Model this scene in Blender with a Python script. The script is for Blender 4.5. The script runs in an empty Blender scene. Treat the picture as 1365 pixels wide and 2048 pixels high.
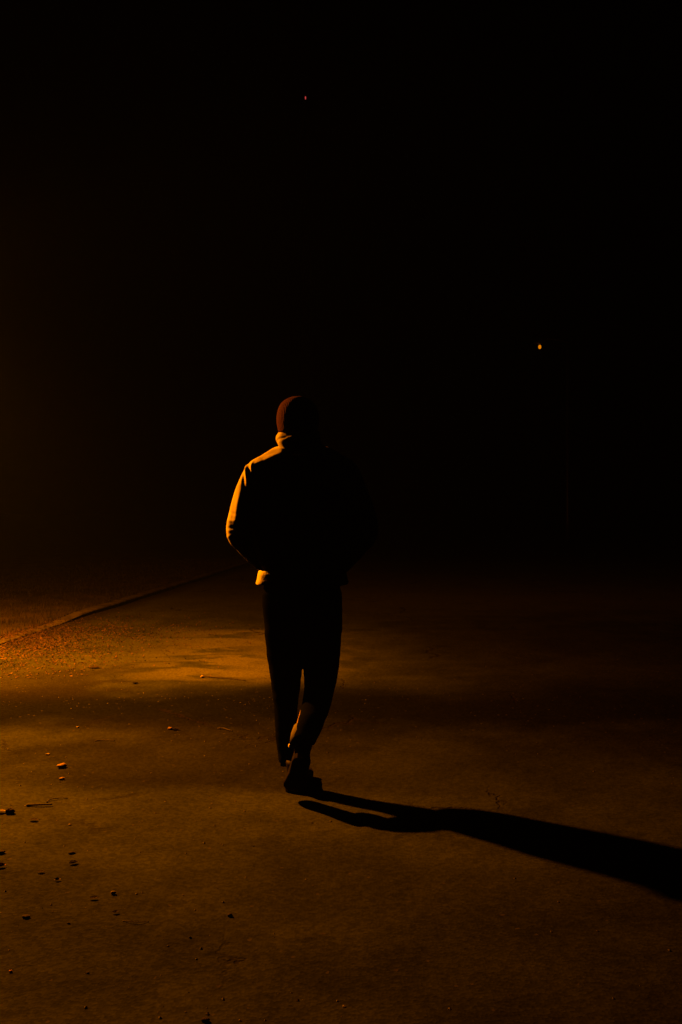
import bpy, bmesh, math, random
import numpy as np
from mathutils import Vector, Matrix, noise

random.seed(7)
RNG = np.random.default_rng(7)
S = bpy.context.scene
COL = S.collection
rad = math.radians

# ------------------------------------------------------------------ camera
F, H = 1850.0, 1.25                      # focal length in photo pixels, eye height in metres
cam_d = bpy.data.cameras.new('camera')
cam_d.sensor_fit = 'VERTICAL'
cam_d.sensor_height = 36.0
cam_d.lens = F / 2048 * 36.0
cam_d.clip_start = 0.05
cam_d.clip_end = 2000
cam = bpy.data.objects.new('camera', cam_d)
cam.location = (0, 0, H)
cam.rotation_euler = (rad(90), 0, 0)
COL.objects.link(cam)
S.camera = cam


def P(px, py, D):
    """point seen at photo pixel (px, py) at distance D"""
    return Vector(((px - 682.5) / F * D, D, H - (py - 1024) / F * D))


def G(px, py):
    """ground point (z = 0) seen at photo pixel"""
    D = F * H / (py - 1024)
    return Vector(((px - 682.5) / F * D, D, 0))


# ------------------------------------------------------------------ night sky
W = bpy.data.worlds.new('World')
S.world = W
W.use_nodes = True
nt = W.node_tree
bg = nt.nodes['Background']
sky = nt.nodes.new('ShaderNodeTexSky')
sky.sky_type = 'NISHITA'
sky.sun_disc = False
sky.sun_elevation = rad(-9)
sky.sun_rotation = rad(200)
nt.links.new(sky.outputs[0], bg.inputs[0])
bg.inputs[1].default_value = 0.004
S.view_settings.view_transform = 'Standard'
S.view_settings.look = 'None'
S.view_settings.gamma = 1
S.view_settings.use_curve_mapping = False
S.view_settings.exposure = 0.0
S.cycles.use_denoising = True
S.cycles.volume_bounces = 0
S.cycles.diffuse_bounces = 0
S.cycles.volume_step_rate = 4
S.cycles.sample_clamp_indirect = 1.0

LAMP = Vector((-3.75, 6.90, 3.15))          # the lit street lamp just outside the left edge
AIM = Vector((-4.25, 6.18, 0))
LAMP_WATTS = 8600
LAMP_COL = (1.0, 0.218, 0.0)


# ------------------------------------------------------------------ materials
class NT:
    """small helper to write node expressions"""
    def __init__(self, name):
        self.m = bpy.data.materials.new(name)
        self.m.use_nodes = True
        self.t = self.m.node_tree
        self.b = self.t.nodes['Principled BSDF']
        self.tc = self.t.nodes.new('ShaderNodeTexCoord')

    def val(self, sock, v):
        if isinstance(v, bpy.types.NodeSocket):
            self.t.links.new(v, sock)
        elif v is not None:
            sock.default_value = v

    def math(self, op, a, b=None, c=None, clamp=False):
        n = self.t.nodes.new('ShaderNodeMath')
        n.operation = op
        n.use_clamp = clamp
        for k, v in enumerate((a, b, c)):
            self.val(n.inputs[k], v)
        return n.outputs[0]

    def noise(self, scale, detail=3, rough=0.55, vec=None, out='Fac', dist=0.0):
        n = self.t.nodes.new('ShaderNodeTexNoise')
        n.inputs['Scale'].default_value = scale
        n.inputs['Detail'].default_value = detail
        n.inputs['Roughness'].default_value = rough
        n.inputs['Distortion'].default_value = dist
        self.val(n.inputs['Vector'], vec or self.tc.outputs['Object'])
        return n.outputs[out]

    def vec(self, sx=1, sy=1, sz=1):
        n = self.t.nodes.new('ShaderNodeMapping')
        n.inputs['Scale'].default_value = (sx, sy, sz)
        self.val(n.inputs['Vector'], self.tc.outputs['Object'])
        return n.outputs[0]

    def ramp(self, x, lo, hi, a=0.0, b=1.0):
        n = self.t.nodes.new('ShaderNodeMapRange')
        n.interpolation_type = 'SMOOTHSTEP'
        for k, v in zip(('Value', 'From Min', 'From Max', 'To Min', 'To Max'), (x, lo, hi, a, b)):
            self.val(n.inputs[k], v)
        return n.outputs[0]

    def mix(self, f, a, b):
        n = self.t.nodes.new('ShaderNodeMix')
        n.data_type = 'RGBA'
        self.val(n.inputs[0], f)
        for k, v in ((6, a), (7, b)):
            if not isinstance(v, bpy.types.NodeSocket):
                v = (*v[:3], 1)
            self.val(n.inputs[k], v)
        return n.outputs[2]

    def scale(self, col, f):
        n = self.t.nodes.new('ShaderNodeVectorMath')
        n.operation = 'SCALE'
        if not isinstance(col, bpy.types.NodeSocket):
            n.inputs[0].default_value = col[:3]
        else:
            self.val(n.inputs[0], col)
        self.val(n.inputs['Scale'], f)
        return n.outputs[0]

    def bump(self, h, strength=0.5, dist=0.01, prev=None):
        n = self.t.nodes.new('ShaderNodeBump')
        n.inputs['Strength'].default_value = strength
        n.inputs['Distance'].default_value = dist
        self.val(n.inputs['Height'], h)
        if prev:
            self.val(n.inputs['Normal'], prev)
        return n.outputs[0]

    def done(self, col, rough=0.8, normal=None, metal=0.0, spec=0.3, sheen=0.0):
        if isinstance(col, bpy.types.NodeSocket):
            self.val(self.b.inputs['Base Color'], col)
        else:
            self.b.inputs['Base Color'].default_value = (*col[:3], 1)
        self.val(self.b.inputs['Roughness'], rough)
        self.b.inputs['Metallic'].default_value = metal
        self.b.inputs['Specular IOR Level'].default_value = spec
        self.b.inputs['Sheen Weight'].default_value = sheen
        if normal:
            self.val(self.b.inputs['Normal'], normal)
        return self.m


def cloth_mat(name, col, weave=900, var=0.25, bump=0.25, spec=0.1, sheen=0.0):
    n = NT(name)
    big = n.noise(7, 3)
    fine = n.noise(weave, 2)
    c = n.scale(col, n.ramp(big, 0.3, 0.7, 1 - var, 1 + var * 0.4))
    c = n.mix(n.math('MULTIPLY', fine, 0.35), c, n.scale(c, 0.6))
    nb = n.bump(n.noise(60, 3), bump, 0.004)
    nb = n.bump(fine, bump, 0.0008, nb)
    return n.done(c, 0.95, nb, spec=spec, sheen=sheen)


def plain_mat(name, col, rough=0.7, scale=30, var=0.3, bump=0.3, metal=0.0, spec=0.3, bd=0.003):
    n = NT(name)
    v = n.noise(scale, 4)
    c = n.scale(col, n.ramp(v, 0.3, 0.7, 1 - var, 1 + var))
    return n.done(c, rough, n.bump(n.noise(scale * 2, 4), bump, bd), metal, spec)


def emit_mat(name, col, strength):
    m = bpy.data.materials.new(name)
    m.use_nodes = True
    b = m.node_tree.nodes['Principled BSDF']
    b.inputs['Base Color'].default_value = (0.02, 0.02, 0.02, 1)
    b.inputs['Emission Color'].default_value = (*col, 1)
    b.inputs['Emission Strength'].default_value = strength
    return m


# ------------------------------------------------------------------ mesh helpers
def link(o, parent=None):
    COL.objects.link(o)
    if parent:
        o.parent = parent
    return o


def mesh_obj(name, verts, faces, mat, parent=None, smooth=True):
    me = bpy.data.meshes.new(name)
    me.from_pydata([tuple(v) for v in verts], [], faces)
    me.update()
    if mat:
        me.materials.append(mat)
    if smooth:
        me.polygons.foreach_set('use_smooth', [True] * len(me.polygons))
    return link(bpy.data.objects.new(name, me), parent)


def empty(name, loc, label, cat, group=None):
    o = bpy.data.objects.new(name, None)
    o.empty_display_size = 0.2
    o.location = loc
    COL.objects.link(o)
    tag(o, label, cat, group)
    return o


def tag(o, label, cat, group=None):
    o['label'] = label
    o['category'] = cat
    if group:
        o['group'] = group


def loft(V, Fc, pts, n=28, ref=(1, 0, 0), power=2.0):
    """closed tube through pts = [(centre, radius_side, radius_other)], round caps"""
    cs = [Vector(p[0]) for p in pts]
    start = len(V)
    ref = Vector(ref)
    m = len(pts)
    for i, (c, a, b) in enumerate(pts):
        c = Vector(c)
        t = (cs[min(i + 1, m - 1)] - cs[max(i - 1, 0)]).normalized()
        s = (ref - t * ref.dot(t)).normalized()
        u = t.cross(s)
        for k in range(n):
            an = 2 * math.pi * k / n
            ca, sa = math.cos(an), math.sin(an)
            ca = math.copysign(abs(ca) ** (2 / power), ca)
            sa = math.copysign(abs(sa) ** (2 / power), sa)
            V.append(c + s * (a * ca) + u * (b * sa))
    for i in range(m - 1):
        for k in range(n):
            a = start + i * n + k
            b = start + i * n + (k + 1) % n
            Fc.append((a, b, b + n, a + n))
    Fc.append(tuple(start + k for k in reversed(range(n))))
    Fc.append(tuple(start + (m - 1) * n + k for k in range(n)))


def smooth_pts(pts, sub=5):
    """Catmull-Rom through centre and radii"""
    arr = np.array([list(p[0]) + [p[1], p[2]] for p in pts], float)
    out = []
    n = len(arr)
    for i in range(n - 1):
        p0, p1, p2, p3 = arr[max(i - 1, 0)], arr[i], arr[i + 1], arr[min(i + 2, n - 1)]
        for k in range(sub):
            t = k / sub
            out.append(0.5 * (2 * p1 + (p2 - p0) * t + (2 * p0 - 5 * p1 + 4 * p2 - p3) * t * t + (3 * p1 - p0 - 3 * p2 + p3) * t ** 3))
    out.append(arr[-1])
    return [(Vector(r[:3]), max(r[3], 0.001), max(r[4], 0.001)) for r in out]


def fuse(name, V, Fc, mat, parent, voxel=0.007, smooth=6, displace=None):
    """voxel-fuse overlapping closed tubes into one continuous skin"""
    o = mesh_obj(name, V, Fc, None)
    r = o.modifiers.new('r', 'REMESH')
    r.mode = 'VOXEL'
    r.voxel_size = voxel
    r.use_smooth_shade = True
    if smooth:
        s = o.modifiers.new('s', 'SMOOTH')
        s.factor = 0.5
        s.iterations = smooth
    dg = bpy.context.evaluated_depsgraph_get()
    me = bpy.data.meshes.new_from_object(o.evaluated_get(dg))
    old = o.data
    o.modifiers.clear()
    o.data = me
    bpy.data.meshes.remove(old)
    me.name = name
    me.materials.clear()
    me.materials.append(mat)
    if displace:
        n = len(me.vertices)
        co = np.empty(n * 3)
        no = np.empty(n * 3)
        me.vertices.foreach_get('co', co)
        me.vertices.foreach_get('normal', no)
        co, no = co.reshape(-1, 3), no.reshape(-1, 3)
        co = co + no * displace(co, no)[:, None]
        me.vertices.foreach_set('co', co.ravel())
    me.polygons.foreach_set('use_smooth', [True] * len(me.polygons))
    me.update()
    if parent:
        o.parent = parent
        o.matrix_parent_inverse = Matrix.Translation(parent.location).inverted()
    return o


def ridge(co, a, b, w, amp):
    a, b = np.array(a), np.array(b)
    ab = b - a
    t = np.clip(((co - a) @ ab) / (ab @ ab), 0, 1)
    d = np.linalg.norm(co - a - t[:, None] * ab, axis=1)
    return amp * np.exp(-(d / w) ** 2) * (np.sin(np.pi * (0.12 + 0.76 * t)))


def vnoise(co, sx, sy, sz, seed=0.0):
    return np.array([noise.noise((x * sx + seed, y * sy + seed, z * sz)) for x, y, z in co])


# ------------------------------------------------------------------ setting: ground sheets
def edge_x(y):
    """left road edge (the kerb line)"""
    return -3.2 + (y - 8.7) * (0.8 / 10.4) * max(0.0, min(1.0, (y - 3) / 9)) if y > 3 else -3.25


def kerb_h(y):
    t = max(0.0, min(1.0, (y - 10.2) / 1.0))
    return 0.16 + 0.5 * t * t * (3 - 2 * t)


def hgt(x, y):
    """gentle unevenness of the road surface in metres"""
    fade = max(0.0, min(1.0, (y - 4.5) / 1.0)) if y < 8 else 1.0
    v = 0.012 * noise.noise((x * 0.5, y * 0.7, 1.3)) + 0.004 * noise.noise((x * 1.9, y * 2.3, 4.1))
    return v * fade + 0.0015 * noise.noise((x * 6, y * 6, 0.5))


ys = np.concatenate([np.arange(-2, 1.5, 0.5), np.arange(1.5, 12, 0.06), np.arange(12, 24.1, 0.3)])
us = np.linspace(0, 1, 150)
V, Fc = [], []
for y in ys:
    x0 = edge_x(y) - 0.02
    for u in us:
        x = x0 + u * 10.2
        V.append((x, y, 0.004 + hgt(x, y)))
nu = len(us)
for j in range(len(ys) - 1):
    for i in range(nu - 1):
        a = j * nu + i
        Fc.append((a, a + 1, a + nu + 1, a + nu))

n = NT('worn_asphalt')
sx = n.t.nodes.new('ShaderNodeSeparateXYZ')
n.val(sx.inputs[0], n.tc.outputs['Object'])
X, Y = sx.outputs[0], sx.outputs[1]
w1 = n.math('SUBTRACT', n.noise(0.9, 3), 0.5)
w2 = n.math('SUBTRACT', n.noise(3.2, 4, 0.6), 0.5)
# distance along the road, wandering with noise
Yw = n.math('ADD', Y, n.math('ADD', n.math('MULTIPLY', w1, 1.0), n.math('MULTIPLY', w2, 0.5)))
Xw = n.math('ADD', X, n.math('MULTIPLY', w2, 1.6))
Yw2 = n.math('ADD', Y, n.math('MULTIPLY', w2, 0.28))


def band(v, a, b, c, d):
    return n.math('MULTIPLY', n.ramp(v, a, b), n.ramp(v, c, d, 1, 0))


base = n.scale((0.0185, 0.0225, 0.0170), n.ramp(n.noise(1.7, 5, 0.65), 0.3, 0.72, 0.66, 1.22))
# bare pale patch of newer surface, worn through at its left end
pale = n.math('MULTIPLY', band(n.math('ADD', Yw2, n.math('MULTIPLY', w1, 0.3)), 6.6, 7.1, 9.6, 9.9), n.math('MULTIPLY', n.ramp(Xw, -2.0, -1.7), n.ramp(Xw, -0.7, 0.2, 1, 0.06)))
stv = n.noise(1.0, 5, 0.62, n.vec(0.9, 2.1, 1), dist=0.4)
pale = n.math('MULTIPLY', pale, n.math('MAXIMUM', n.ramp(stv, 0.42, 0.5), n.ramp(Xw, -1.2, -0.5)))
pale = n.math('MULTIPLY', pale, n.ramp(X, -1.9, -0.7, 0.15, 1))  # left end dimmed in the colour to offset the lamp's falloff
c = n.mix(pale, base, (0.052, 0.055, 0.040))
# stretches of other tone: lighter beyond the patch, a dark band, a fainter one
far = n.ramp(Yw2, 9.7, 10.6)
c = n.mix(n.math('MULTIPLY', n.ramp(Yw2, 10.3, 13.5), 0.8), c, (0.040, 0.046, 0.034))  # lamp glow reaching the far road, put into the colour
dark_band = band(n.math('ADD', Y, n.math('ADD', n.math('MULTIPLY', w1, 1.3), n.math('MULTIPLY', w2, 0.5))), 4.75, 5.65, 6.1, 7.1)
c = n.mix(n.math('MULTIPLY', dark_band, 0.93), c, (0.0018, 0.0022, 0.0018))
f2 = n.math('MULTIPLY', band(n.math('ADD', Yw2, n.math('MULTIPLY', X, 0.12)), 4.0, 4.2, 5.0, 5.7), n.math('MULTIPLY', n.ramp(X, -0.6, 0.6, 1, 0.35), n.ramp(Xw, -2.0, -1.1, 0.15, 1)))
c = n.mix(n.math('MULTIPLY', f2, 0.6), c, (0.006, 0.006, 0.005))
left_dirt = n.math('MULTIPLY', n.ramp(Xw, -1.9, -1.4, 1, 0), band(Yw2, 5.9, 6.5, 7.0, 7.9))
c = n.mix(n.math('MULTIPLY', left_dirt, 0.6), c, (0.006, 0.0055, 0.0045))
right_falloff = n.math('MULTIPLY', n.ramp(Xw, -0.3, 1.3), band(Yw2, 4.2, 4.9, 8.5, 11.5))  # lamp falloff towards the right, darkened into the colour
c = n.mix(n.math('MULTIPLY', right_falloff, 0.6), c, (0.004, 0.0042, 0.0036))
c = n.mix(n.math('MULTIPLY', band(Yw2, 2.9, 3.6, 3.95, 4.3), n.ramp(Xw, 0.0, 1.4, 0.9, 0.0)), c, n.scale(c, 1.3))  # pool of lamp light round the feet, lifted in the colour
c = n.mix(n.math('MULTIPLY', n.ramp(Xw, -0.6, 1.6), n.ramp(Yw2, 2.4, 3.9, 1, 0)), c, n.scale(c, 0.5))  # light fading to the lower right, put into the colour
# gutter dirt along the kerb
gut = n.ramp(n.math('ADD', n.math('SUBTRACT', X, n.math('MULTIPLY', Y, 0.0769)), n.math('MULTIPLY', w2, 0.2)), -3.84, -3.5, 1, 0)
c = n.mix(n.math('MULTIPLY', gut, 0.8), c, (0.012, 0.010, 0.008))
# brown dusty stains, small oil spots, fine aggregate
c = n.mix(n.ramp(n.noise(0.8, 6, 0.7), 0.5, 0.72, 0, 0.55), c, n.scale(c, 0.55))
c = n.mix(n.ramp(n.noise(9, 4, 0.6, n.vec(0.7, 1.3, 1)), 0.58, 0.75, 0, 0.5), c, n.scale(c, 0.45))
c = n.mix(n.ramp(n.noise(28, 3, 0.6, n.vec(1, 1, 1)), 0.60, 0.74, 0, 0.5), c, n.scale(c, 1.35))
agg = n.t.nodes.new('ShaderNodeTexVoronoi')
agg.inputs['Scale'].default_value = 95
n.val(agg.inputs['Vector'], n.tc.outputs['Object'])
agc = n.t.nodes.new('ShaderNodeSeparateColor')
n.val(agc.inputs[0], agg.outputs['Color'])
c = n.mix(0.4, c, n.scale(c, n.ramp(agc.outputs[0], 0, 1, 0.45, 1.6)))
glint = n.math('GREATER_THAN', agc.outputs[1], 0.998)
c = n.mix(n.math('MULTIPLY', glint, 0.35), c, (0.05, 0.045, 0.03))
# hairline cracks
cr = n.t.nodes.new('ShaderNodeTexVoronoi')
cr.feature = 'DISTANCE_TO_EDGE'
cr.inputs['Scale'].default_value = 0.9
wv = n.t.nodes.new('ShaderNodeVectorMath')
wv.operation = 'MULTIPLY_ADD'
n.val(wv.inputs[0], n.noise(2.5, 5, 0.65, out='Color'))
wv.inputs[1].default_value = (0.5, 0.5, 0)
n.val(wv.inputs[2], n.tc.outputs['Object'])
n.val(cr.inputs['Vector'], wv.outputs[0])
crack = n.ramp(cr.outputs['Distance'], 0.002, 0.014, 1, 0)
crack = n.math('MULTIPLY', crack, n.ramp(n.noise(0.7, 2), 0.5, 0.62))
c = n.mix(n.math('MULTIPLY', crack, 0.75), c, (0.006, 0.005, 0.005))
nb = n.bump(n.noise(6, 4, 0.6), 0.6, 0.02)
nb = n.bump(agg.outputs['Distance'], 0.35, 0.003, nb)
nb = n.bump(n.math('MULTIPLY', crack, -1), 0.6, 0.01, nb)
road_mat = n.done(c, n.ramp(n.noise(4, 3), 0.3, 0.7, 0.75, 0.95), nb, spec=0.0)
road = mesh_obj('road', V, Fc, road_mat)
road['kind'] = 'structure'

soil_mat = plain_mat('dark_soil', (0.016, 0.0135, 0.009), 0.95, 3.0, 0.5, 0.8, bd=0.03, spec=0.1)
g = 600
ground = mesh_obj('ground', [(-g, -g, -0.02), (g, -g, -0.02), (g, g, -0.02), (-g, g, -0.02)], [(0, 1, 2, 3)], soil_mat)
ground['kind'] = 'structure'

# raised grass verge left of the road
V, Fc = [], []
vy = np.concatenate([np.arange(-2, 4, 0.5), np.arange(4, 26, 0.15)])
for y in vy:
    for k in range(36):
        d = k / 35
        x = edge_x(y) - 0.17 - d ** 1.6 * 11
        z = 0.085 * kerb_h(y) + 0.05 * noise.noise((x, y, 3)) * min(1, d * 12) + 0.03 * noise.noise((x * 4, y * 4, 3)) * min(1, d * 12)
        V.append((x, y, z))
for j in range(len(vy) - 1):
    for k in range(35):
        a = j * 36 + k
        Fc.append((a + 1, a, a + 36, a + 37))
verge = mesh_obj('verge', V, Fc, soil_mat)
verge['kind'] = 'structure'

# kerb: a low worn concrete edging
V, Fc = [], []
ky = np.arange(-2, 24.1, 0.2)
for y in ky:
    x = edge_x(y)
    wob = 0.006 * noise.noise((y * 3, 0, 9))
    prof = [(0.0, -0.02), (0.0 + wob, 0.07), (-0.015 + wob, 0.09), (-0.14, 0.095), (-0.155, 0.085), (-0.155, -0.02)]
    V += [(x + a, y, b * (kerb_h(y) if b > 0 else 1) + wob) for a, b in prof]
for j in range(len(ky) - 1):
    for k in range(5):
        a = j * 6 + k
        Fc.append((a, a + 6, a + 7, a + 1))
kerb_mat = plain_mat('mossy_kerb_concrete', (0.03, 0.028, 0.022), 0.9, 8, 0.6, 0.6, bd=0.01, spec=0.15)
kerb = mesh_obj('kerb', V, Fc, kerb_mat, smooth=False)
kerb['kind'] = 'structure'

# ------------------------------------------------------------------ stuff: grass, leaf litter, grit
def blades(name, pts, hmin, hmax, wd, mat, seedoff=0):
    V, Fc = [], []
    for (x, y, z) in pts:
        a = random.uniform(0, 6.28)
        hh = random.uniform(hmin, hmax)
        lean = random.uniform(0.1, 0.8) * hh
        la = random.uniform(0, 6.28)
        dx, dy = math.cos(a) * wd, math.sin(a) * wd
        lx, ly = math.cos(la) * lean, math.sin(la) * lean
        i = len(V)
        V += [(x - dx, y - dy, z - 0.01), (x + dx, y + dy, z - 0.01),
              (x + dx * .7 + lx * .35, y + dy * .7 + ly * .35, z + hh * .6), (x - dx * .7 + lx * .35, y - dy * .7 + ly * .35, z + hh * .6),
              (x + lx, y + ly, z + hh)]
        Fc += [(i, i + 1, i + 2, i + 3), (i + 3, i + 2, i + 4)]
    o = mesh_obj(name, V, Fc, mat, smooth=False)
    o['kind'] = 'stuff'
    return o


gn = NT('dry_grass')
gc = gn.mix(gn.ramp(gn.noise(14, 3), 0.35, 0.65), (0.006, 0.008, 0.003), (0.018, 0.015, 0.007))
grass_mat = gn.done(gc, 0.8, spec=0.2)
pts = []
for _ in range(26000):
    y = 4 + 19 * random.random() ** 1.5
    x = edge_x(y) - 0.12 - 3.6 * random.random() ** 1.3
    if noise.noise((x * 1.3, y * 1.3, 7)) > -0.35 + 0.5 * random.random() - 0.2:
        pts.append((x, y, 0.085 * kerb_h(y)))
gobj = blades('grass', pts, 0.02, 0.07, 0.003, grass_mat)
tag(gobj, 'low dry grass growing on the verge behind the kerb', 'grass')


def litter(name, pts, smin, smax, mat, lift=0.008, curl=0.5):
    """small curled leaves: folded diamonds lying at all angles"""
    V, Fc = [], []
    for (x, y, z) in pts:
        s = random.uniform(smin, smax)
        w = s * random.uniform(0.3, 0.6)
        a = random.uniform(0, 6.28)
        tilt = random.gauss(0, 0.35)
        cr = random.uniform(0, curl) * w
        ux, uy = math.cos(a), math.sin(a)
        vx, vy_ = -uy, ux
        loc = [(-s, 0, 0.25 * cr), (-s * .2, -w, cr), (s, 0, 0.5 * cr), (-s * .2, w, cr * 1.1), (0, 0, 0)]
        i = len(V)
        for (p, q, r) in loc:
            V.append((x + ux * p + vx * q, y + uy * p + vy_ * q, z + lift * random.random() + r + max(0.0, tilt * p) + 0.002))
        Fc += [(i, i + 1, i + 4), (i + 1, i + 2, i + 4), (i + 2, i + 3, i + 4), (i + 3, i, i + 4)]
    o = mesh_obj(name, V, Fc, mat, smooth=False)
    o['kind'] = 'stuff'
    return o


ln = NT('dead_leaf')
lv = ln.noise(22, 2)
lc = ln.mix(ln.ramp(lv, 0.35, 0.65), (0.008, 0.0045, 0.002), (0.045, 0.024, 0.010))
leaf_mat = ln.done(lc, 0.75, spec=0.25)
pts = []
for _ in range(26000):
    y = random.uniform(6.9, 11.5)
    x = edge_x(y) - 0.22 + abs(random.gauss(0, 1.15))
    dens = max(0.0, 1 - abs(y - 8.9) / 2.4)
    if random.random() < dens * (0.4 + 0.9 * noise.noise((x * 1.5, y * 1.1, 2.2)) + 0.35) * math.exp(-((x + 3.0) / 1.5) ** 2):
        pts.append((x, y, 0.006 + hgt(x, y) + (0.02 if x < edge_x(y) else 0)))
for _ in range(350):                                   # thinner spread further out on the road
    y = random.uniform(6.8, 15)
    x = random.uniform(edge_x(y) + .1, -0.5)
    if noise.noise((x * .8, y * .8, 5)) > 0.1:
        pts.append((x, y, 0.006 + hgt(x, y)))
lo = litter('leaf_litter', pts, 0.005, 0.016, leaf_mat)
tag(lo, 'brown leaf litter gathered on the road beside the kerb', 'leaf litter')


def pebbles(name, pts, smin, smax, mat):
    V, Fc = [], []
    for (x, y, z) in pts:
        s = smin + (smax - smin) * random.random() ** 3
        i = len(V)
        a0 = random.uniform(0, 6)
        for k in range(4):
            a = a0 + k * 1.57 + random.uniform(-.3, .3)
            V.append((x + math.cos(a) * s, y + math.sin(a) * s, z + s * random.uniform(0.15, 0.4)))
        V.append((x, y, z + s * random.uniform(0.6, 1.0)))
        V.append((x, y, z - s * 0.3))
        for k in range(4):
            Fc += [(i + k, i + (k + 1) % 4, i + 4), (i + (k + 1) % 4, i + k, i + 5)]
    o = mesh_obj(name, V, Fc, mat, smooth=False)
    o['kind'] = 'stuff'
    return o


gn2 = NT('grit_stone')
gv = gn2.noise(35, 2)
grit_mat = gn2.done(gn2.mix(gn2.ramp(gv, 0.35, 0.7), (0.008, 0.007, 0.005), (0.05, 0.042, 0.028)), 0.8, spec=0.3)
pts = []
for _ in range(9000):
    y = 2.1 + 5.5 * random.random() ** 1.7
    x = edge_x(y) + 0.1 + 4.2 * random.random() ** 2.2
    if noise.noise((x * 1.2, y * 1.2, 11)) + 0.55 * random.random() > 0.15 + 0.16 * (x + 3):
        pts.append((x, y, 0.004 + hgt(x, y)))
for _ in range(700):
    y = random.uniform(2.0, 9)
    x = random.uniform(-1.5, 3)
    pts.append((x, y, 0.004 + hgt(x, y)))
po = pebbles('grit', pts, 0.0015, 0.006, grit_mat)
tag(po, 'fine grit and tiny stones scattered over the worn road', 'grit')

# ------------------------------------------------------------------ the lit street lamp beside the road
iron = plain_mat('dark_painted_iron', (0.01, 0.011, 0.01), 0.5, 40, 0.3, 0.2, spec=0.4, bd=0.001)
lampt = empty('street_lamp', (LAMP.x - 0.75, LAMP.y, 0.08), 'dark iron street lamp glowing orange on the verge beside the kerb', 'street lamp')


def rel(o, t):
    o.matrix_parent_inverse = Matrix.Translation(t.location).inverted()
    return o


def tube_obj(name, pts, mat, t, n=16, ref=(1, 0, 0)):
    V, Fc = [], []
    loft(V, Fc, pts, n, ref)
    return rel(mesh_obj(name, V, Fc, mat, t), t)


bx, by, bz = lampt.location
tube_obj('base', [((bx, by, -0.02), .13, .13), ((bx, by, .14), .13, .13), ((bx, by, .2), .09, .09), ((bx, by, .45), .075, .075), ((bx, by, .5), .06, .06)], iron, lampt)
tube_obj('pole', [((bx, by, .5), .05, .05), ((bx, by, 1.6), .042, .042), ((bx, by, LAMP.z), .036, .036)], iron, lampt)
arm = [((bx + 0.75 * t, by, LAMP.z + 0.42 * math.sin(math.pi * (0.0 + 0.72 * t))), .022, .022) for t in np.linspace(0, 1, 14)]
tube_obj('arm', arm, iron, lampt, ref=(0, 1, 0))
shz = LAMP.z + 0.10
tube_obj('shade', [((LAMP.x, LAMP.y, shz + .22), .03, .03), ((LAMP.x, LAMP.y, shz + .17), .06, .06), ((LAMP.x, LAMP.y, shz + .1), .13, .13), ((LAMP.x, LAMP.y, shz + 0.03), .20, .20), ((LAMP.x, LAMP.y, shz), .205, .205)], iron, lampt, 32)
lens_mat = emit_mat('lit_lamp_lens', (1.0, 0.235, 0.0), 6)
tube_obj('lens', [((LAMP.x, LAMP.y, shz - .001), .11, .11), ((LAMP.x, LAMP.y, shz - .02), .105, .105), ((LAMP.x, LAMP.y, shz - .032), .07, .07)], lens_mat, lampt, 32)
ld = bpy.data.lights.new('lamp_light', 'SPOT')
ld.energy = LAMP_WATTS
ld.color = LAMP_COL
ld.spot_size = rad(164)
ld.spot_blend = 0.84
ld.shadow_soft_size = 0.075
lo_ = bpy.data.objects.new('lamp_light', ld)
lo_.location = LAMP
lo_.rotation_euler = (AIM - LAMP).to_track_quat('-Z', 'Y').to_euler()
link(lo_, lampt)
rel(lo_, lampt)

sp = bpy.data.lights.new('lens_spill', 'POINT')
sp.energy = LAMP_WATTS * 0.19
sp.color = LAMP_COL
sp.shadow_soft_size = 0.05
spo = bpy.data.objects.new('lens_spill', sp)
spo.location = LAMP - Vector((0, 0, .0))
link(spo, lampt)
rel(spo, lampt)

# ------------------------------------------------------------------ far lights
def far_lamp():
    D = 40.0
    p = P(1080, 694, D)
    t = empty('street_lamp', (p.x + 1.2, D, -0.02), 'tiny far street lamp with an orange glow high at right', 'street lamp')
    x, y = p.x + 1.2, D
    tube_obj('pole', [((x, y, -.02), .11, .11), ((x, y, 1), .09, .09), ((x, y, p.z + .2), .05, .05)], iron, t, 12)
    tube_obj('arm', [((x - 1.0 * k, y, p.z + .2 + .15 * math.sin(k * 1.7)), .03, .03) for k in np.linspace(0, 1, 8)], iron, t, 10, (0, 1, 0))
    tube_obj('lamp_head', [((p.x + .35, y, p.z + .3), .06, .05), ((p.x + .1, y, p.z + .24), .12, .1), ((p.x - .2, y, p.z + .16), .1, .07), ((p.x - .3, y, p.z + .13), .03, .02)], iron, t, 14, (0, 1, 0))
    e = emit_mat('far_lamp_glow', (0.80, 0.215, 0.0), 0.85)
    tube_obj('lens', [((p.x, y, p.z + .085), .03, .03), ((p.x, y, p.z + .05), .058, .058), ((p.x, y, p.z), .066, .066), ((p.x, y, p.z - .05), .055, .055), ((p.x, y, p.z - .08), .025, .025)], e, t, 16)
    return t


far_lamp()

D = 130.0
p = P(611.5, 194.5, D)
mast = empty('radio_mast', (p.x, D, -0.02), 'tall thin mast carrying a tiny red warning light', 'mast')
V, Fc = [], []
zt = p.z - 0.3
for k in range(3):
    a = k * 2.094
    loft(V, Fc, [((p.x + 1.4 * math.cos(a), D + 1.4 * math.sin(a), -.02), .08, .08), ((p.x + .2 * math.cos(a), D + .2 * math.sin(a), zt), .04, .04)], 6)
ns = 26
for j in range(ns):
    z0, z1 = zt * j / ns, zt * (j + 1) / ns
    r0, r1 = 1.4 - 1.2 * j / ns, 1.4 - 1.2 * (j + 1) / ns
    for k in range(3):
        a, b = k * 2.094, (k + 1) * 2.094
        loft(V, Fc, [((p.x + r0 * math.cos(a), D + r0 * math.sin(a), z0), .03, .03), ((p.x + r1 * math.cos(b), D + r1 * math.sin(b), z1), .03, .03)], 5, (0.3, 0.8, 0.1))
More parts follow.
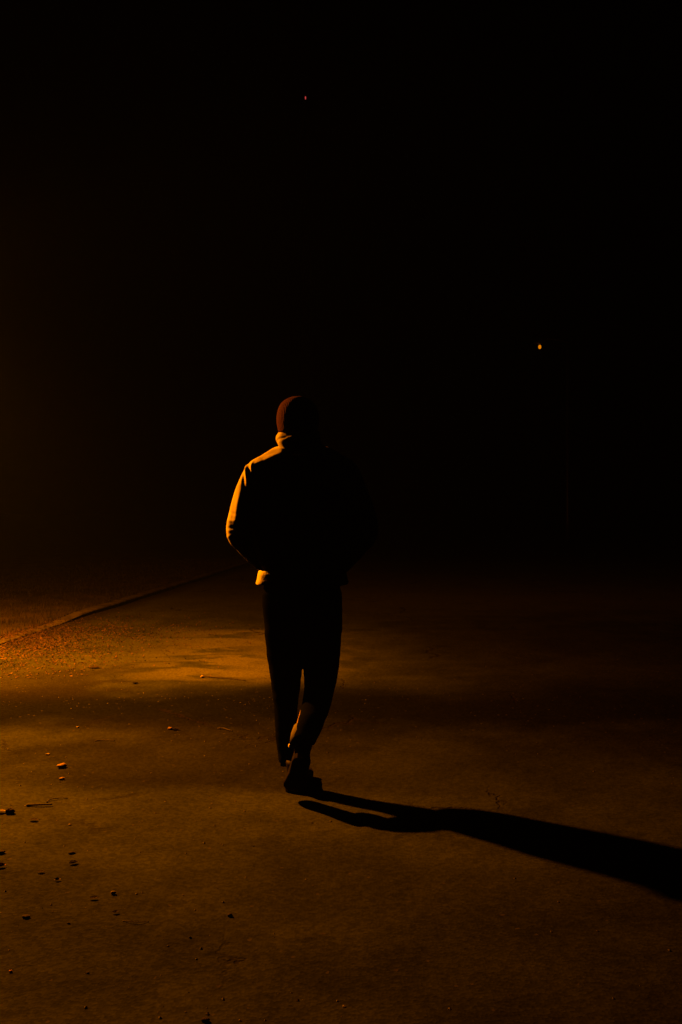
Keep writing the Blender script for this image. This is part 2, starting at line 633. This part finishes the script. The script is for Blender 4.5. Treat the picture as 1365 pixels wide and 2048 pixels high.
rel(mesh_obj('lattice', V, Fc, iron, mast, False), mast)
tube_obj('beacon', [((p.x, D, p.z - .3), .05, .05), ((p.x, D, p.z - .1), .085, .085), ((p.x, D, p.z + .05), .085, .085), ((p.x, D, p.z + .12), .03, .03)], emit_mat('red_beacon', (0.5, 0.05, 0.045), 1.0), mast, 12)

# ------------------------------------------------------------------ the walking person
PX = -0.178
person = empty('person', (PX, 4.22, 0.004), 'person in pale jacket, beanie and black trousers walking away, hands in pockets', 'person')

jacket_mat = cloth_mat('pale_fleece', (0.74, 0.72, 0.66), 700, 0.12, 0.2, 0.05)
beanie_n = NT('rust_knit')
_s = beanie_n.t.nodes.new('ShaderNodeSeparateXYZ')
beanie_n.val(_s.inputs[0], beanie_n.tc.outputs['Object'])
_an = beanie_n.math('ARCTAN2', beanie_n.math('ADD', _s.outputs[1], 0.0), _s.outputs[0])
_rib = beanie_n.math('SINE', beanie_n.math('MULTIPLY', _an, 64))
beanie_mat = beanie_n.done(beanie_n.mix(beanie_n.ramp(_rib, -1, 1), (0.050, 0.015, 0.010), (0.085, 0.026, 0.016)), 0.95,
                           beanie_n.bump(_rib, 0.5, 0.002, beanie_n.bump(beanie_n.noise(300, 2), 0.4, 0.001)), spec=0.05)
trouser_mat = cloth_mat('black_cotton', (0.0034, 0.0046, 0.003), 800, 0.2, 0.2, 0.0)
skin_mat = plain_mat('skin', (0.30, 0.17, 0.11), 0.6, 40, 0.1, 0.1, spec=0.35, bd=0.001)
sock_mat = cloth_mat('grey_sock', (0.10, 0.10, 0.09), 900, 0.05, 0.2)
shoe_mat = plain_mat('black_shoe_fabric', (0.004, 0.004, 0.004), 0.6, 60, 0.2, 0.2, spec=0.03, bd=0.001)
sole_mat = plain_mat('dark_rubber_sole', (0.005, 0.005, 0.004), 0.8, 60, 0.3, 0.3, spec=0.03, bd=0.001)

# joints
TH_L, TH_R = Vector((-0.262, 4.24, .86)), Vector((-0.092, 4.24, .86))
KN_L, KN_R = Vector((-0.254, 4.248, .47)), Vector((-0.112, 4.28, .47))
AN_L, AN_R = Vector((-0.232, 4.20, .10)), Vector((-0.178, 3.955, .285))
SH_L, SH_R = Vector((PX - .175, 4.22, 1.425)), Vector((PX + .175, 4.22, 1.425))
EL_L, EL_R = Vector((-0.463, 4.20, 1.172)), Vector((PX + .285, 4.20, 1.172))
WR_L, WR_R = Vector((-0.345, 4.36, .985)), Vector((PX + .165, 4.36, .985))
HC = Vector((-0.196, 4.20, 1.665))

# body (mostly hidden by clothes), one continuous skin
V, Fc = [], []
loft(V, Fc, smooth_pts([((HC.x, 4.20, 1.765), .03, .04), ((HC.x, 4.20, 1.74), .06, .08), ((HC.x, 4.20, 1.69), .074, .094), ((HC.x, 4.205, 1.64), .073, .092), ((HC.x, 4.225, 1.59), .062, .078), ((HC.x, 4.245, 1.555), .042, .055), ((HC.x, 4.25, 1.545), .02, .03)]))
loft(V, Fc, smooth_pts([((HC.x, 4.21, 1.62), .055, .058), ((PX - .005, 4.205, 1.56), .055, .055), ((PX, 4.2, 1.50), .07, .065)]))
loft(V, Fc, smooth_pts([((PX, 4.21, 1.50), .09, .06), ((PX, 4.21, 1.44), .17, .08), ((PX, 4.21, 1.33), .165, .10), ((PX, 4.22, 1.15), .14, .09), ((PX, 4.23, 1.0), .14, .09), ((PX, 4.24, .86), .15, .09)]))
loft(V, Fc, [((HC.x, 4.285, 1.668), .006, .006), ((HC.x, 4.305, 1.645), .011, .01), ((HC.x, 4.318, 1.625), .015, .012), ((HC.x, 4.29, 1.612), .012, .01)], 12)      # nose
loft(V, Fc, [((HC.x - .022, 4.295, 1.59), .004, .004), ((HC.x, 4.303, 1.59), .006, .009), ((HC.x + .022, 4.295, 1.59), .004, .004)], 10, (0, 1, 0))            # lips
for s in (-1, 1):
    loft(V, Fc, [((HC.x + s * .071, 4.195, 1.675), .004, .008), ((HC.x + s * .080, 4.19, 1.66), .007, .016), ((HC.x + s * .080, 4.195, 1.635), .006, .013), ((HC.x + s * .073, 4.2, 1.615), .005, .008)], 12)   # ears
    loft(V, Fc, [((HC.x + s * .031, 4.282, 1.657), .008, .006), ((HC.x + s * .031, 4.287, 1.65), .012, .009), ((HC.x + s * .031, 4.282, 1.643), .008, .006)], 10)   # eyes
for sh, el, wr, s in ((SH_L, EL_L, WR_L, -1), (SH_R, EL_R, WR_R, 1)):
    loft(V, Fc, smooth_pts([(sh, .052, .052), (sh.lerp(el, .5), .043, .045), (el, .037, .038), (el.lerp(wr, .4), .037, .037), (wr, .026, .02)]))
    d = (wr - el).normalized()
    palm = wr + Vector((-s * .05, .02, -.035))
    loft(V, Fc, [(wr, .022, .018), (wr.lerp(palm, .5), .034, .016), (palm, .04, .015), (palm + (palm - wr) * .25, .036, .013)], 14, (0, 0, 1))
    fd = (palm - wr).normalized()
    for q, L in enumerate((.062, .072, .068, .052)):
        o0 = palm + Vector((0, 0.0, (q - 1.5) * .019)) + fd * .01
        f1 = o0 + fd * L * .55
        f2 = f1 + (fd + Vector((0, -.7, -.2))).normalized() * L * .45
        loft(V, Fc, [(o0, .0095, .0095), (f1, .009, .009), (f2, .007, .007)], 10, (0, 0, 1))
    th = wr.lerp(palm, .35) + Vector((0, 0, .02))
    loft(V, Fc, [(th, .012, .012), (th + fd * .03 + Vector((0, 0, .022)), .010, .010), (th + fd * .055 + Vector((0, 0, .026)), .008, .008)], 10, (0, 1, 0))
for th_, kn, an in ((TH_L, KN_L, AN_L), (TH_R, KN_R, AN_R)):
    loft(V, Fc, smooth_pts([(th_ + Vector((0, 0, .03)), .075, .075), (th_.lerp(kn, .5), .065, .068), (kn, .040, .042), (kn.lerp(an, .35) + Vector((0, 0, 0)), .033, .035), (an.lerp(kn, .15) + Vector((0, .01, 0)), .030, .032), (an, .031, .034)]))
fuse('body', V, Fc, skin_mat, person, 0.0065, 3)

# jacket
V, Fc = [], []
cy = 4.21
loft(V, Fc, smooth_pts([
    ((PX, cy + .01, .975), .182, .122), ((PX, cy + .01, .995), .183, .130), ((PX, cy, 1.05), .205, .150),
    ((PX, cy - .005, 1.18), .222, .155), ((PX, cy - .01, 1.30), .228, .152), ((PX, cy - .003, 1.37), .236, .136),
    ((PX, cy + .006, 1.43), .236, .110), ((PX, cy + .014, 1.478), .220, .086), ((PX, cy + .018, 1.506), .190, .074), ((PX, cy + .016, 1.53), .155, .072), ((PX, cy + .01, 1.548), .115, .074), ((PX, cy + .01, 1.565), .085, .075)]), 40, power=2.05)
for sh, el, wr, s in ((SH_L, EL_L, WR_L, -1), (SH_R, EL_R, WR_R, 1)):
    m1 = sh.lerp(el, .45) + Vector((s * .012, 0, .01))
    loft(V, Fc, smooth_pts([(sh + Vector((-s * .06, 0, .015)), .06, .06), (sh, .079, .077), (m1, .071, .071), (el, .060, .062),
                            (el.lerp(wr, .35) + Vector((s * .006, 0, 0)), .060, .060), (el.lerp(wr, .75), .052, .052), (wr, .042, .042)]), 32)


def jdisp(co, no):
    d = 0.004 * vnoise(co, 9, 9, 4, 2.0) + 0.0022 * vnoise(co, 22, 22, 14, 5.0)
    A = lambda px, py, D=4.10: tuple(P(px, py, D))
    # armhole folds running down from the shoulder, on the back half of the sleeve
    back = np.clip((0.0 - no[:, 1]) / 0.35, 0, 1)
    flat = co.copy()
    flat[:, 1] = 4.17
    B = lambda px, py: tuple(P(px, py, 4.17))
    e = ridge(flat, B(487, 942), B(489, 992), .0055, -.007)
    e += ridge(flat, B(494, 930), B(496.5, 972), .0055, .010)
    e += ridge(flat, B(500, 934), B(501, 980), .0055, -.006)
    e += ridge(flat, B(506.5, 926), B(508, 964), .006, .010)
    e += ridge(flat, B(497, 940), B(575, 903), .018, .011)
    e += ridge(flat, B(515, 935), B(516, 980), .009, -.005)
    e += ridge(flat, B(484, 985), B(473, 1064), .016, .011)
    # creases round the elbow
    for k, (pa, pb) in enumerate(((1022, 1034), (1040, 1044), (1058, 1050), (1076, 1058))):
        e += ridge(flat, B(450, pa), B(494, pb), .007, .003 if k % 2 else -.003)
    d += e * back
    # soft drape over the back
    d += ridge(co, A(560, 960, 4.05), A(540, 1140, 4.05), .03, .008)
    d += ridge(co, A(650, 960, 4.05), A(670, 1140, 4.05), .03, .008)
    d += ridge(co, A(540, 1120, 4.05), A(670, 1128, 4.05), .02, .010)
    return d


fuse('jacket', V, Fc, jacket_mat, person, 0.0045, 8, jdisp)

# ribbed waistband, flaring slightly to the hem
V, Fc = [], []
ring = []
nn = 128
prof = [(.985, .186, .122), (.982, .196, .132), (.965, .200, .136), (.945, .203, .139), (.928, .208, .143), (.922, .205, .140), (.925, .190, .126), (.96, .180, .118)]
for z, a, b in prof:
    for k in range(nn):
        an = 2 * math.pi * k / nn
        rb = 0.0016 * math.cos(an * 64) + 0.006 * noise.noise((math.cos(an) * 3, math.sin(an) * 3, z * 5))
        V.append((PX + (a + rb) * math.copysign(abs(math.cos(an)) ** .75, math.cos(an)), cy + .01 + (b + rb) * math.copysign(abs(math.sin(an)) ** .75, math.sin(an)), z + 0.007 * noise.noise((math.cos(an) * 2, math.sin(an) * 2, 3))))
for i in range(len(prof) - 1):
    for k in range(nn):
        a, b = i * nn + k, i * nn + (k + 1) % nn
        Fc.append((b, a, a + nn, b + nn))
rel(mesh_obj('waistband', V, Fc, jacket_mat, person), person)

# rolled collar with a slumped fold
V, Fc = [], []
prof = [(1.535, .090), (1.548, .098), (1.565, .102), (1.585, .101), (1.602, .096), (1.613, .088), (1.610, .078), (1.59, .072), (1.56, .072), (1.53, .075)]
prof = [(p[0][2], p[1]) for p in smooth_pts([((0, 0, z), r, r) for z, r in prof], 4)]
ccx = HC.x + 0.005
for z, r in prof:
    for k in range(96):
        an = 2 * math.pi * k / 96
        ca, sa = math.cos(an), math.sin(an)
        f = 0.006 * noise.noise((ca * 2.2, sa * 2.2, z * 18)) + 0.0035 * math.sin(an * 3 + z * 90)
        dg_ = math.degrees(an)
        if 180 < dg_ < 275 and r > .08:
            f -= 0.004 * math.exp(-((z - (1.558 + .045 * (dg_ - 190) / 60)) / .008) ** 2) * min(1, (dg_ - 180) / 25) * min(1, (275 - dg_) / 25)
            f -= 0.003 * math.exp(-((z - (1.590 + .02 * (dg_ - 200) / 60)) / .006) ** 2) * min(1, (dg_ - 180) / 45) * min(1, (275 - dg_) / 25)
        V.append((ccx + (r + f) * ca, 4.205 + (r * .98 + f) * sa, z + 0.006 * math.sin(an * 2 + 1) + .006 * sa))
for i in range(len(prof) - 1):
    for k in range(96):
        a, b = i * 96 + k, i * 96 + (k + 1) % 96
        Fc.append((a, b, b + 96, a + 96))
rel(mesh_obj('collar', V, Fc, jacket_mat, person), person)

# beanie
V, Fc = [], []
prof = [(1.607, .078), (1.612, .086), (1.63, .091), (1.655, .0955), (1.68, .0965), (1.705, .093), (1.725, .086), (1.742, .075), (1.757, .058), (1.768, .037), (1.773, .018), (1.774, .004)]
prof = [(p[0][2], p[1]) for p in smooth_pts([((0, 0, z), r, r) for z, r in prof], 3)]
nb_ = 128
for z, r in prof:
    for k in range(nb_):
        an = 2 * math.pi * k / nb_
        ca, sa = math.cos(an), math.sin(an)
        f = 1 + 0.025 * noise.noise((ca * 2, sa * 2, z * 9))
        V.append((r * f * ca, r * 1.16 * f * sa + (z - 1.665) * -.08, z - 1.665))
V = [Vector(v) for v in V]
Fc = []
for i in range(len(prof) - 1):
    for k in range(nb_):
        a, b = i * nb_ + k, i * nb_ + (k + 1) % nb_
        Fc.append((a, b, b + nb_, a + nb_))
Fc.append(tuple(reversed([len(V) - nb_ + k for k in range(nb_)]))[::-1])
bo = mesh_obj('beanie', V, Fc, beanie_mat, person)
bo.location = (HC.x, 4.2, 1.665)
rel(bo, person)

# trousers
V, Fc = [], []
loft(V, Fc, smooth_pts([((PX, 4.23, .98), .165, .115), ((PX, 4.23, .93), .172, .122), ((PX, 4.225, .86), .178, .128), ((PX, 4.225, .79), .160, .110), ((PX, 4.23, .74), .10, .07)]), 36, power=2.3)
Lp = lambda px, py, D, a, b: (P(px, py, D), a, b)
loft(V, Fc, smooth_pts([
    Lp(567, 1185, 4.23, .098, .110), Lp(569, 1250, 4.235, .093, .105), Lp(571, 1310, 4.25, .082, .090),
    Lp(572, 1370, 4.25, .066, .074), Lp(572, 1420, 4.23, .054, .062), Lp(574, 1465, 4.21, .051, .056), Lp(577, 1500, 4.20, .050, .054), Lp(580, 1520, 4.20, .050, .054)]), 30)
loft(V, Fc, smooth_pts([
    Lp(642, 1185, 4.23, .098, .110), Lp(645, 1240, 4.24, .094, .106), Lp(643, 1300, 4.25, .087, .092),
    Lp(642, 1350, 4.25, .076, .078), Lp(639, 1385, 4.19, .068, .070), Lp(630, 1420, 4.10, .063, .062), Lp(619, 1452, 4.01, .057, .057), Lp(611, 1474, 3.965, .053, .054), Lp(609, 1484, 3.95, .051, .052)]), 30)


def tdisp(co, no):
    d = 0.005 * vnoise(co, 10, 10, 5, 9.0) + 0.003 * vnoise(co, 16, 16, 26, 3.0)
    A = lambda px, py, D: tuple(P(px, py, D))
    for a, b, am in (((545, 1480, 4.13), (600, 1496, 4.12), .009), ((548, 1452, 4.13), (598, 1462, 4.12), .007), ((640, 1448, 4.05), (596, 1460, 3.99), .008),
                     ((664, 1350, 4.23), (612, 1362, 4.22), .007), ((660, 1400, 4.2), (606, 1404, 4.2), -.007), ((548, 1360, 4.17), (596, 1350, 4.16), .006),
                     ((610, 1215, 4.1), (575, 1260, 4.1), .008), ((610, 1215, 4.1), (650, 1262, 4.1), .008)):
        d += ridge(co, A(*a), A(*b), .013, am)
    return d


fuse('trousers', V, Fc, trouser_mat, person, 0.0065, 4, tdisp)

# sock at the raised ankle
tube_obj('sock', [(AN_R.lerp(KN_R, .12) + Vector((0, .015, 0)), .038, .040), (AN_R.lerp(KN_R, .03) + Vector((0, .008, 0)), .040, .042), (AN_R + Vector((0, -.01, -.03)), .043, .045)], sock_mat, person, 24)
tube_obj('sock', [(AN_L.lerp(KN_L, .2), .044, .046), (AN_L, .043, .046)], shoe_mat, person, 24)


def shoe(name, heel, toe, up):
    """heel, toe: points under the sole; up: away from the sole"""
    heel, toe, up = Vector(heel), Vector(toe), Vector(up)
    d = (toe - heel).normalized()
    L = (toe - heel).length
    up = (up - d * up.dot(d)).normalized()
    side = d.cross(up)
    V, Fc = [], []

    def pt(a, b, c):
        return heel + d * (a * L) + up * c + side * b
    # upper: rings from heel to toe
    st = [(0.01, .020, .010, .050), (.06, .032, .012, .078), (.16, .036, .012, .098), (.28, .037, .012, .102), (.40, .038, .012, .090), (.55, .042, .012, .070), (.70, .047, .012, .058), (.84, .045, .012, .048), (.94, .034, .013, .038), (.99, .015, .016, .028)]
    n_ = 20
    for a, w, lo_z, hi_z in st:
        for k in range(n_):
            an = 2 * math.pi * k / n_
            ca, sa = math.cos(an), math.sin(an)
            x = w * math.copysign(abs(ca) ** .8, ca)
            z = (lo_z + hi_z) / 2 + (hi_z - lo_z) / 2 * math.copysign(abs(sa) ** .85, sa)
            taper = 1 - .25 * max(0, sa) * (1 if a < .5 else .4)
            V.append(pt(a, x * taper, z))
    for i in range(len(st) - 1):
        for k in range(n_):
            a, b = i * n_ + k, i * n_ + (k + 1) % n_
            Fc.append((a, b, b + n_, a + n_))
    Fc += [tuple(reversed(range(n_))), tuple(len(V) - n_ + k for k in range(n_))]
    # ankle opening collar
    loft(V, Fc, [(pt(.2, 0, .06), .034, .042), (pt(.19, 0, .095), .037, .047), (pt(.17, 0, .125), .040, .050), (pt(.168, 0, .135), .037, .046)], 20, side)
    up_o = rel(mesh_obj(name, V, Fc, shoe_mat, person), person)
    # sole: outline extruded, raised at the toe
    ol = [(0, .022), (.03, .034), (.12, .040), (.3, .039), (.45, .039), (.6, .045), (.74, .051), (.86, .048), (.95, .034), (1.01, .012)]
    out = [(a, w) for a, w in ol] + [(a, -w) for a, w in reversed(ol)]
    V, Fc = [], []
    for z, k_ in ((0, .95), (.006, 1.0), (.022, 1.0), (.026, .96)):
        for a, w in out:
            V.append(pt(a, w * k_, z + (0.018 * max(0, a - .75) / .25)))
    m = len(out)
    for i in range(3):
        for k in range(m):
            a, b = i * m + k, i * m + (k + 1) % m
            Fc.append((a, b, b + m, a + m))
    Fc += [tuple(reversed(range(m))), tuple(3 * m + k for k in range(m))]
    so = mesh_obj('sole', V, Fc, sole_mat, up_o, False)
    so.matrix_parent_inverse = Matrix.Translation(person.location).inverted() if False else Matrix()
    # shoe mesh is in world coordinates with a parent inverse, so its child needs none
    for k in range(4):
        a = .36 + .075 * k
        V2, F2 = [], []
        loft(V2, F2, [(pt(a, -.022, .088 - .2 * (a - .36)), .0028, .0028), (pt(a + .02, 0, .096 - .2 * (a - .36)), .0028, .0028), (pt(a, .022, .088 - .2 * (a - .36)), .0028, .0028)], 6, d)
        mesh_obj('lace', V2, F2, sock_mat if False else shoe_mat, up_o)
    return up_o


shoe('shoe', (-0.215, 4.10, 0.006), (-0.170, 4.375, 0.006), (0, 0, 1))
shoe('shoe', (-0.163, 3.88, 0.215), (-0.210, 4.00, 0.028), (0.05, .86, .45))

# pale lining showing at the inner side of the raised shoe
tube_obj('shoe_lining', [((-0.216, 3.945, .262), .004, .006), ((-0.218, 3.943, .256), .008, .012), ((-0.216, 3.941, .248), .007, .010), ((-0.212, 3.94, .242), .003, .004)],
         plain_mat('pale_lining', (0.7, 0.68, 0.6), 0.9, 60, 0.1, 0.1, spec=0.1), person, 14)

# ------------------------------------------------------------------ loose things on the road
stone_mat = plain_mat('weathered_stone', (0.13, 0.075, 0.045), 0.85, 60, 0.35, 0.6, bd=0.003)
pale_mat = plain_mat('pale_chip', (0.14, 0.11, 0.07), 0.8, 60, 0.2, 0.4, bd=0.002)
orange_mat = plain_mat('orange_leaf', (0.28, 0.09, 0.04), 0.8, 60, 0.2, 0.3, bd=0.002)
bark_mat = plain_mat('dark_bark', (0.012, 0.009, 0.007), 0.9, 90, 0.4, 0.7, bd=0.003)
clod_mat = plain_mat('dark_clod', (0.010, 0.008, 0.006), 0.95, 70, 0.4, 0.8, bd=0.004, spec=0.1)


def stone(name, px, py, wpx, mat, label, cat, flat=0.55, seed=0, asp=0.7):
    c = G(px, py)
    r = wpx / 2 * c.y / F
    bm = bmesh.new()
    bmesh.ops.create_icosphere(bm, subdivisions=3, radius=1)
    for v in bm.verts:
        k = 1 + 0.35 * noise.noise(v.co * 1.1 + Vector((seed * 3.1, seed, 0))) + 0.12 * noise.noise(v.co * 3 + Vector((seed, 0, 0)))
        v.co = Vector((v.co.x * k * r, v.co.y * k * r * asp, v.co.z * k * r * flat))
    me = bpy.data.meshes.new(name)
    bm.to_mesh(me)
    bm.free()
    me.materials.append(mat)
    me.polygons.foreach_set('use_smooth', [True] * len(me.polygons))
    o = link(bpy.data.objects.new(name, me))
    o.location = (c.x, c.y, 0.004 + hgt(c.x, c.y) + r * flat * 0.72)
    o.rotation_euler = (0, 0, random.uniform(-.4, .4))
    tag(o, label, cat)
    return o


def leaf(px, py, wpx, mat, label, rz=0.0, curl=0.5, name='leaf'):
    c = G(px, py)
    L = wpx * c.y / F
    V, Fc = [], []
    nu_, nv = 9, 5
    for i in range(nu_):
        u = i / (nu_ - 1)
        w = 0.28 * L * math.sin(math.pi * u) ** .8 + 0.02 * L
        for j in range(nv):
            v = j / (nv - 1) * 2 - 1
            V.append(((u - .5) * L, v * w, 0.003 + curl * L * (0.35 * (2 * u - 1) ** 2 * .5 + .35 * abs(v) * math.sin(math.pi * u)) + .004 * L * noise.noise((u * 5, v * 3, px))))
    top = len(V)
    V += [(x, y, z - 0.0012) for x, y, z in V]
    for i in range(nu_ - 1):
        for j in range(nv - 1):
            a = i * nv + j
            Fc.append((a, a + nv, a + nv + 1, a + 1))
            Fc.append((top + a, top + a + 1, top + a + nv + 1, top + a + nv))
    o = mesh_obj(name, V, Fc, mat)
    o.location = (c.x, c.y, 0.005 + hgt(c.x, c.y))
    o.rotation_euler = (random.uniform(-.15, .15), 0, rz)
    tag(o, label, 'leaf')
    return o


def twig(pix, rpx, label, cat='twig', fork=None):
    ps = [G(x, y) for x, y in pix]
    r = rpx * ps[0].y / F
    V, Fc = [], []
    c = sum(ps, Vector()) / len(ps)
    pts = [(Vector((p.x - c.x, p.y - c.y, r * .9 + 0.004 * abs(math.sin(i * 2.1)))), r * (1 - .5 * i / len(ps)), r * (1 - .5 * i / len(ps))) for i, p in enumerate(ps)]
    loft(V, Fc, smooth_pts(pts, 4), 8, (0, 0, 1))
    if fork:
        f = G(*fork)
        loft(V, Fc, [(pts[len(pts) // 2][0], r * .6, r * .6), (Vector((f.x - c.x, f.y - c.y, r + .004)), r * .3, r * .3)], 6, (0, 0, 1))
    o = mesh_obj('twig', V, Fc, bark_mat)
    o.location = (c.x, c.y, 0.004 + hgt(c.x, c.y))
    tag(o, label, cat)
    return o


stone('stone', 125, 1537, 19, stone_mat, 'largest reddish stone on the road at left, with a dark shadow beside it', 'stone', .5, 1)
stone('stone', 124, 1561, 12, stone_mat, 'small flat stone just in front of the largest reddish stone', 'stone', .5, 2)
stone('stone', 341, 1462, 10, stone_mat, 'small brown stone with dark shadow in the dark band of road', 'stone', .6, 3)
stone('stone', 227, 1791, 11, pale_mat, 'small pale stone alone on the foreground road', 'stone', .7, 4)
stone('stone', 405, 1356, 9, pale_mat, 'pale pebble at the left end of the thin twig by the pale patch', 'stone', .6, 5)
stone('stone', 156, 1458, 6, pale_mat, 'tiny pale pebble at left beyond the largest stone', 'stone', .6, 6)
stone('stone', 96, 1511, 8, pale_mat, 'tiny pale pebble between the kerb side and the largest stone', 'stone', .5, 7)
stone('stone', 140, 1652, 6, pale_mat, 'tiny bright pebble below the two sticks', 'stone', .5, 8)
leaf(115, 1764, 13, pale_mat, 'small bright dry leaf lying on the foreground road', .3, .6)
leaf(2, 1737, 20, orange_mat, 'bright orange leaf cut off by the left picture edge', .4, .7)
leaf(2, 1628, 22, pale_mat, 'pale dry leaf at the left picture edge beside a dark clod', .1, .5)
stone('pebble', 22, 1947, 7, orange_mat, 'tiny orange pebble in the bottom left foreground', 'pebble', .7, 9)
stone('dirt_clod', 21, 1629, 17, clod_mat, 'round black clod of dirt near the left picture edge', 'dirt clod', .75, 10)
stone('dirt_clod', 2, 1709, 17, clod_mat, 'black clod of dirt cut off by the left picture edge', 'dirt clod', .45, 11)
stone('dirt_clod', 144, 1709, 14, clod_mat, 'flat black crumb of dirt above a bent dark leaf', 'dirt clod', .35, 12)
leaf(147, 1730, 18, clod_mat, 'bent dark leaf lying just below the flat black crumb', .5, .6)
leaf(68, 1644, 20, clod_mat, 'thin dark leaf lying below the straight stick', -.3, .35)
stone('dirt_clod', 53, 1837, 18, clod_mat, 'oval black clod of dirt in the lower left foreground', 'dirt clod', .35, 13, .6)
leaf(231, 1829, 14, clod_mat, 'small dark slanting leaf below the pale foreground stone', .4, .5)
stone('dirt_clod', 138, 1850, 7, clod_mat, 'tiny black crumb between the oval clod and the slanting leaf', 'dirt clod', .5, 14)
leaf(188, 1801, 18, clod_mat, 'faint dark leaf to the left of the pale foreground stone', .1, .4)
leaf(82, 1748, 16, clod_mat, 'faint dark leaf left of the bright dry leaf', .1, .3)
stone('dirt_clod', 461, 1835, 12, clod_mat, 'black crumb of dirt alone in the middle foreground', 'dirt clod', .6, 15)
stone('dirt_clod', 381, 1879, 6, clod_mat, 'tiny black crumb below and left of the middle foreground crumb', 'dirt clod', .6, 16)
stone('dirt_clod', 412, 2045, 16, clod_mat, 'black clod cut off by the bottom picture edge', 'dirt clod', .5, 17)
stone('dirt_clod', 176, 1950, 7, clod_mat, 'tiny black crumb near the bottom left, right of the orange pebble', 'dirt clod', .5, 18)
leaf(352, 1463, 16, clod_mat, 'dark curled leaf beside the small brown stone in the dark band', .1, .5)
leaf(271, 1369, 14, clod_mat, 'small dark leaf lying near the pale patch of road', .3, .5)
leaf(190, 1337, 24, clod_mat, 'dark leaf at the left end of the pale patch of road', .2, .35)
leaf(45, 1266, 12, pale_mat, 'small dry leaf on the kerb at far left', .2, .6)
twig([(54, 1614), (80, 1614.5), (105, 1614)], 2.4, 'straight dark stick lying on the road at left', 'stick')
twig([(94, 1607), (101, 1603), (118, 1600.5), (136, 1599)], 1.3, 'thin bent twig just above the straight dark stick')
twig([(408, 1354), (430, 1357), (455, 1359), (492, 1362)], 1.3, 'thin dark twig lying across the edge of the pale patch')
twig([(246, 1844), (262, 1848), (280, 1849), (298, 1846)], 0.9, 'hair thin curved twig in the foreground')
twig([(436, 1461), (448, 1462), (458, 1465), (466, 1466)], 1.4, 'short dark twig in the dark band left of the walker')
twig([(190, 1484), (210, 1483), (230, 1485)], 1.0, 'short thin twig right of the largest reddish stone')

# ------------------------------------------------------------------ night haze
hz = bpy.data.materials.new('night_haze')
hz.use_nodes = True
hn = hz.node_tree
hn.nodes.remove(hn.nodes['Principled BSDF'])
pv = hn.nodes.new('ShaderNodeVolumePrincipled')
pv.inputs['Color'].default_value = (0.62, 0.95, 0.75, 1)
pv.inputs['Density'].default_value = 0.00026
pv.inputs['Anisotropy'].default_value = 0.2
hn.links.new(pv.outputs[0], hn.nodes['Material Output'].inputs['Volume'])
a, b, z0, z1 = 620, 620, -1.1, 62
hb = mesh_obj('haze', [(-a, -b, z0), (a, -b, z0), (a, b, z0), (-a, b, z0), (-a, -b, z1), (a, -b, z1), (a, b, z1), (-a, b, z1)],
              [(3, 2, 1, 0), (4, 5, 6, 7), (0, 1, 5, 4), (1, 2, 6, 5), (2, 3, 7, 6), (3, 0, 4, 7)], hz, smooth=False)
hb['kind'] = 'stuff'
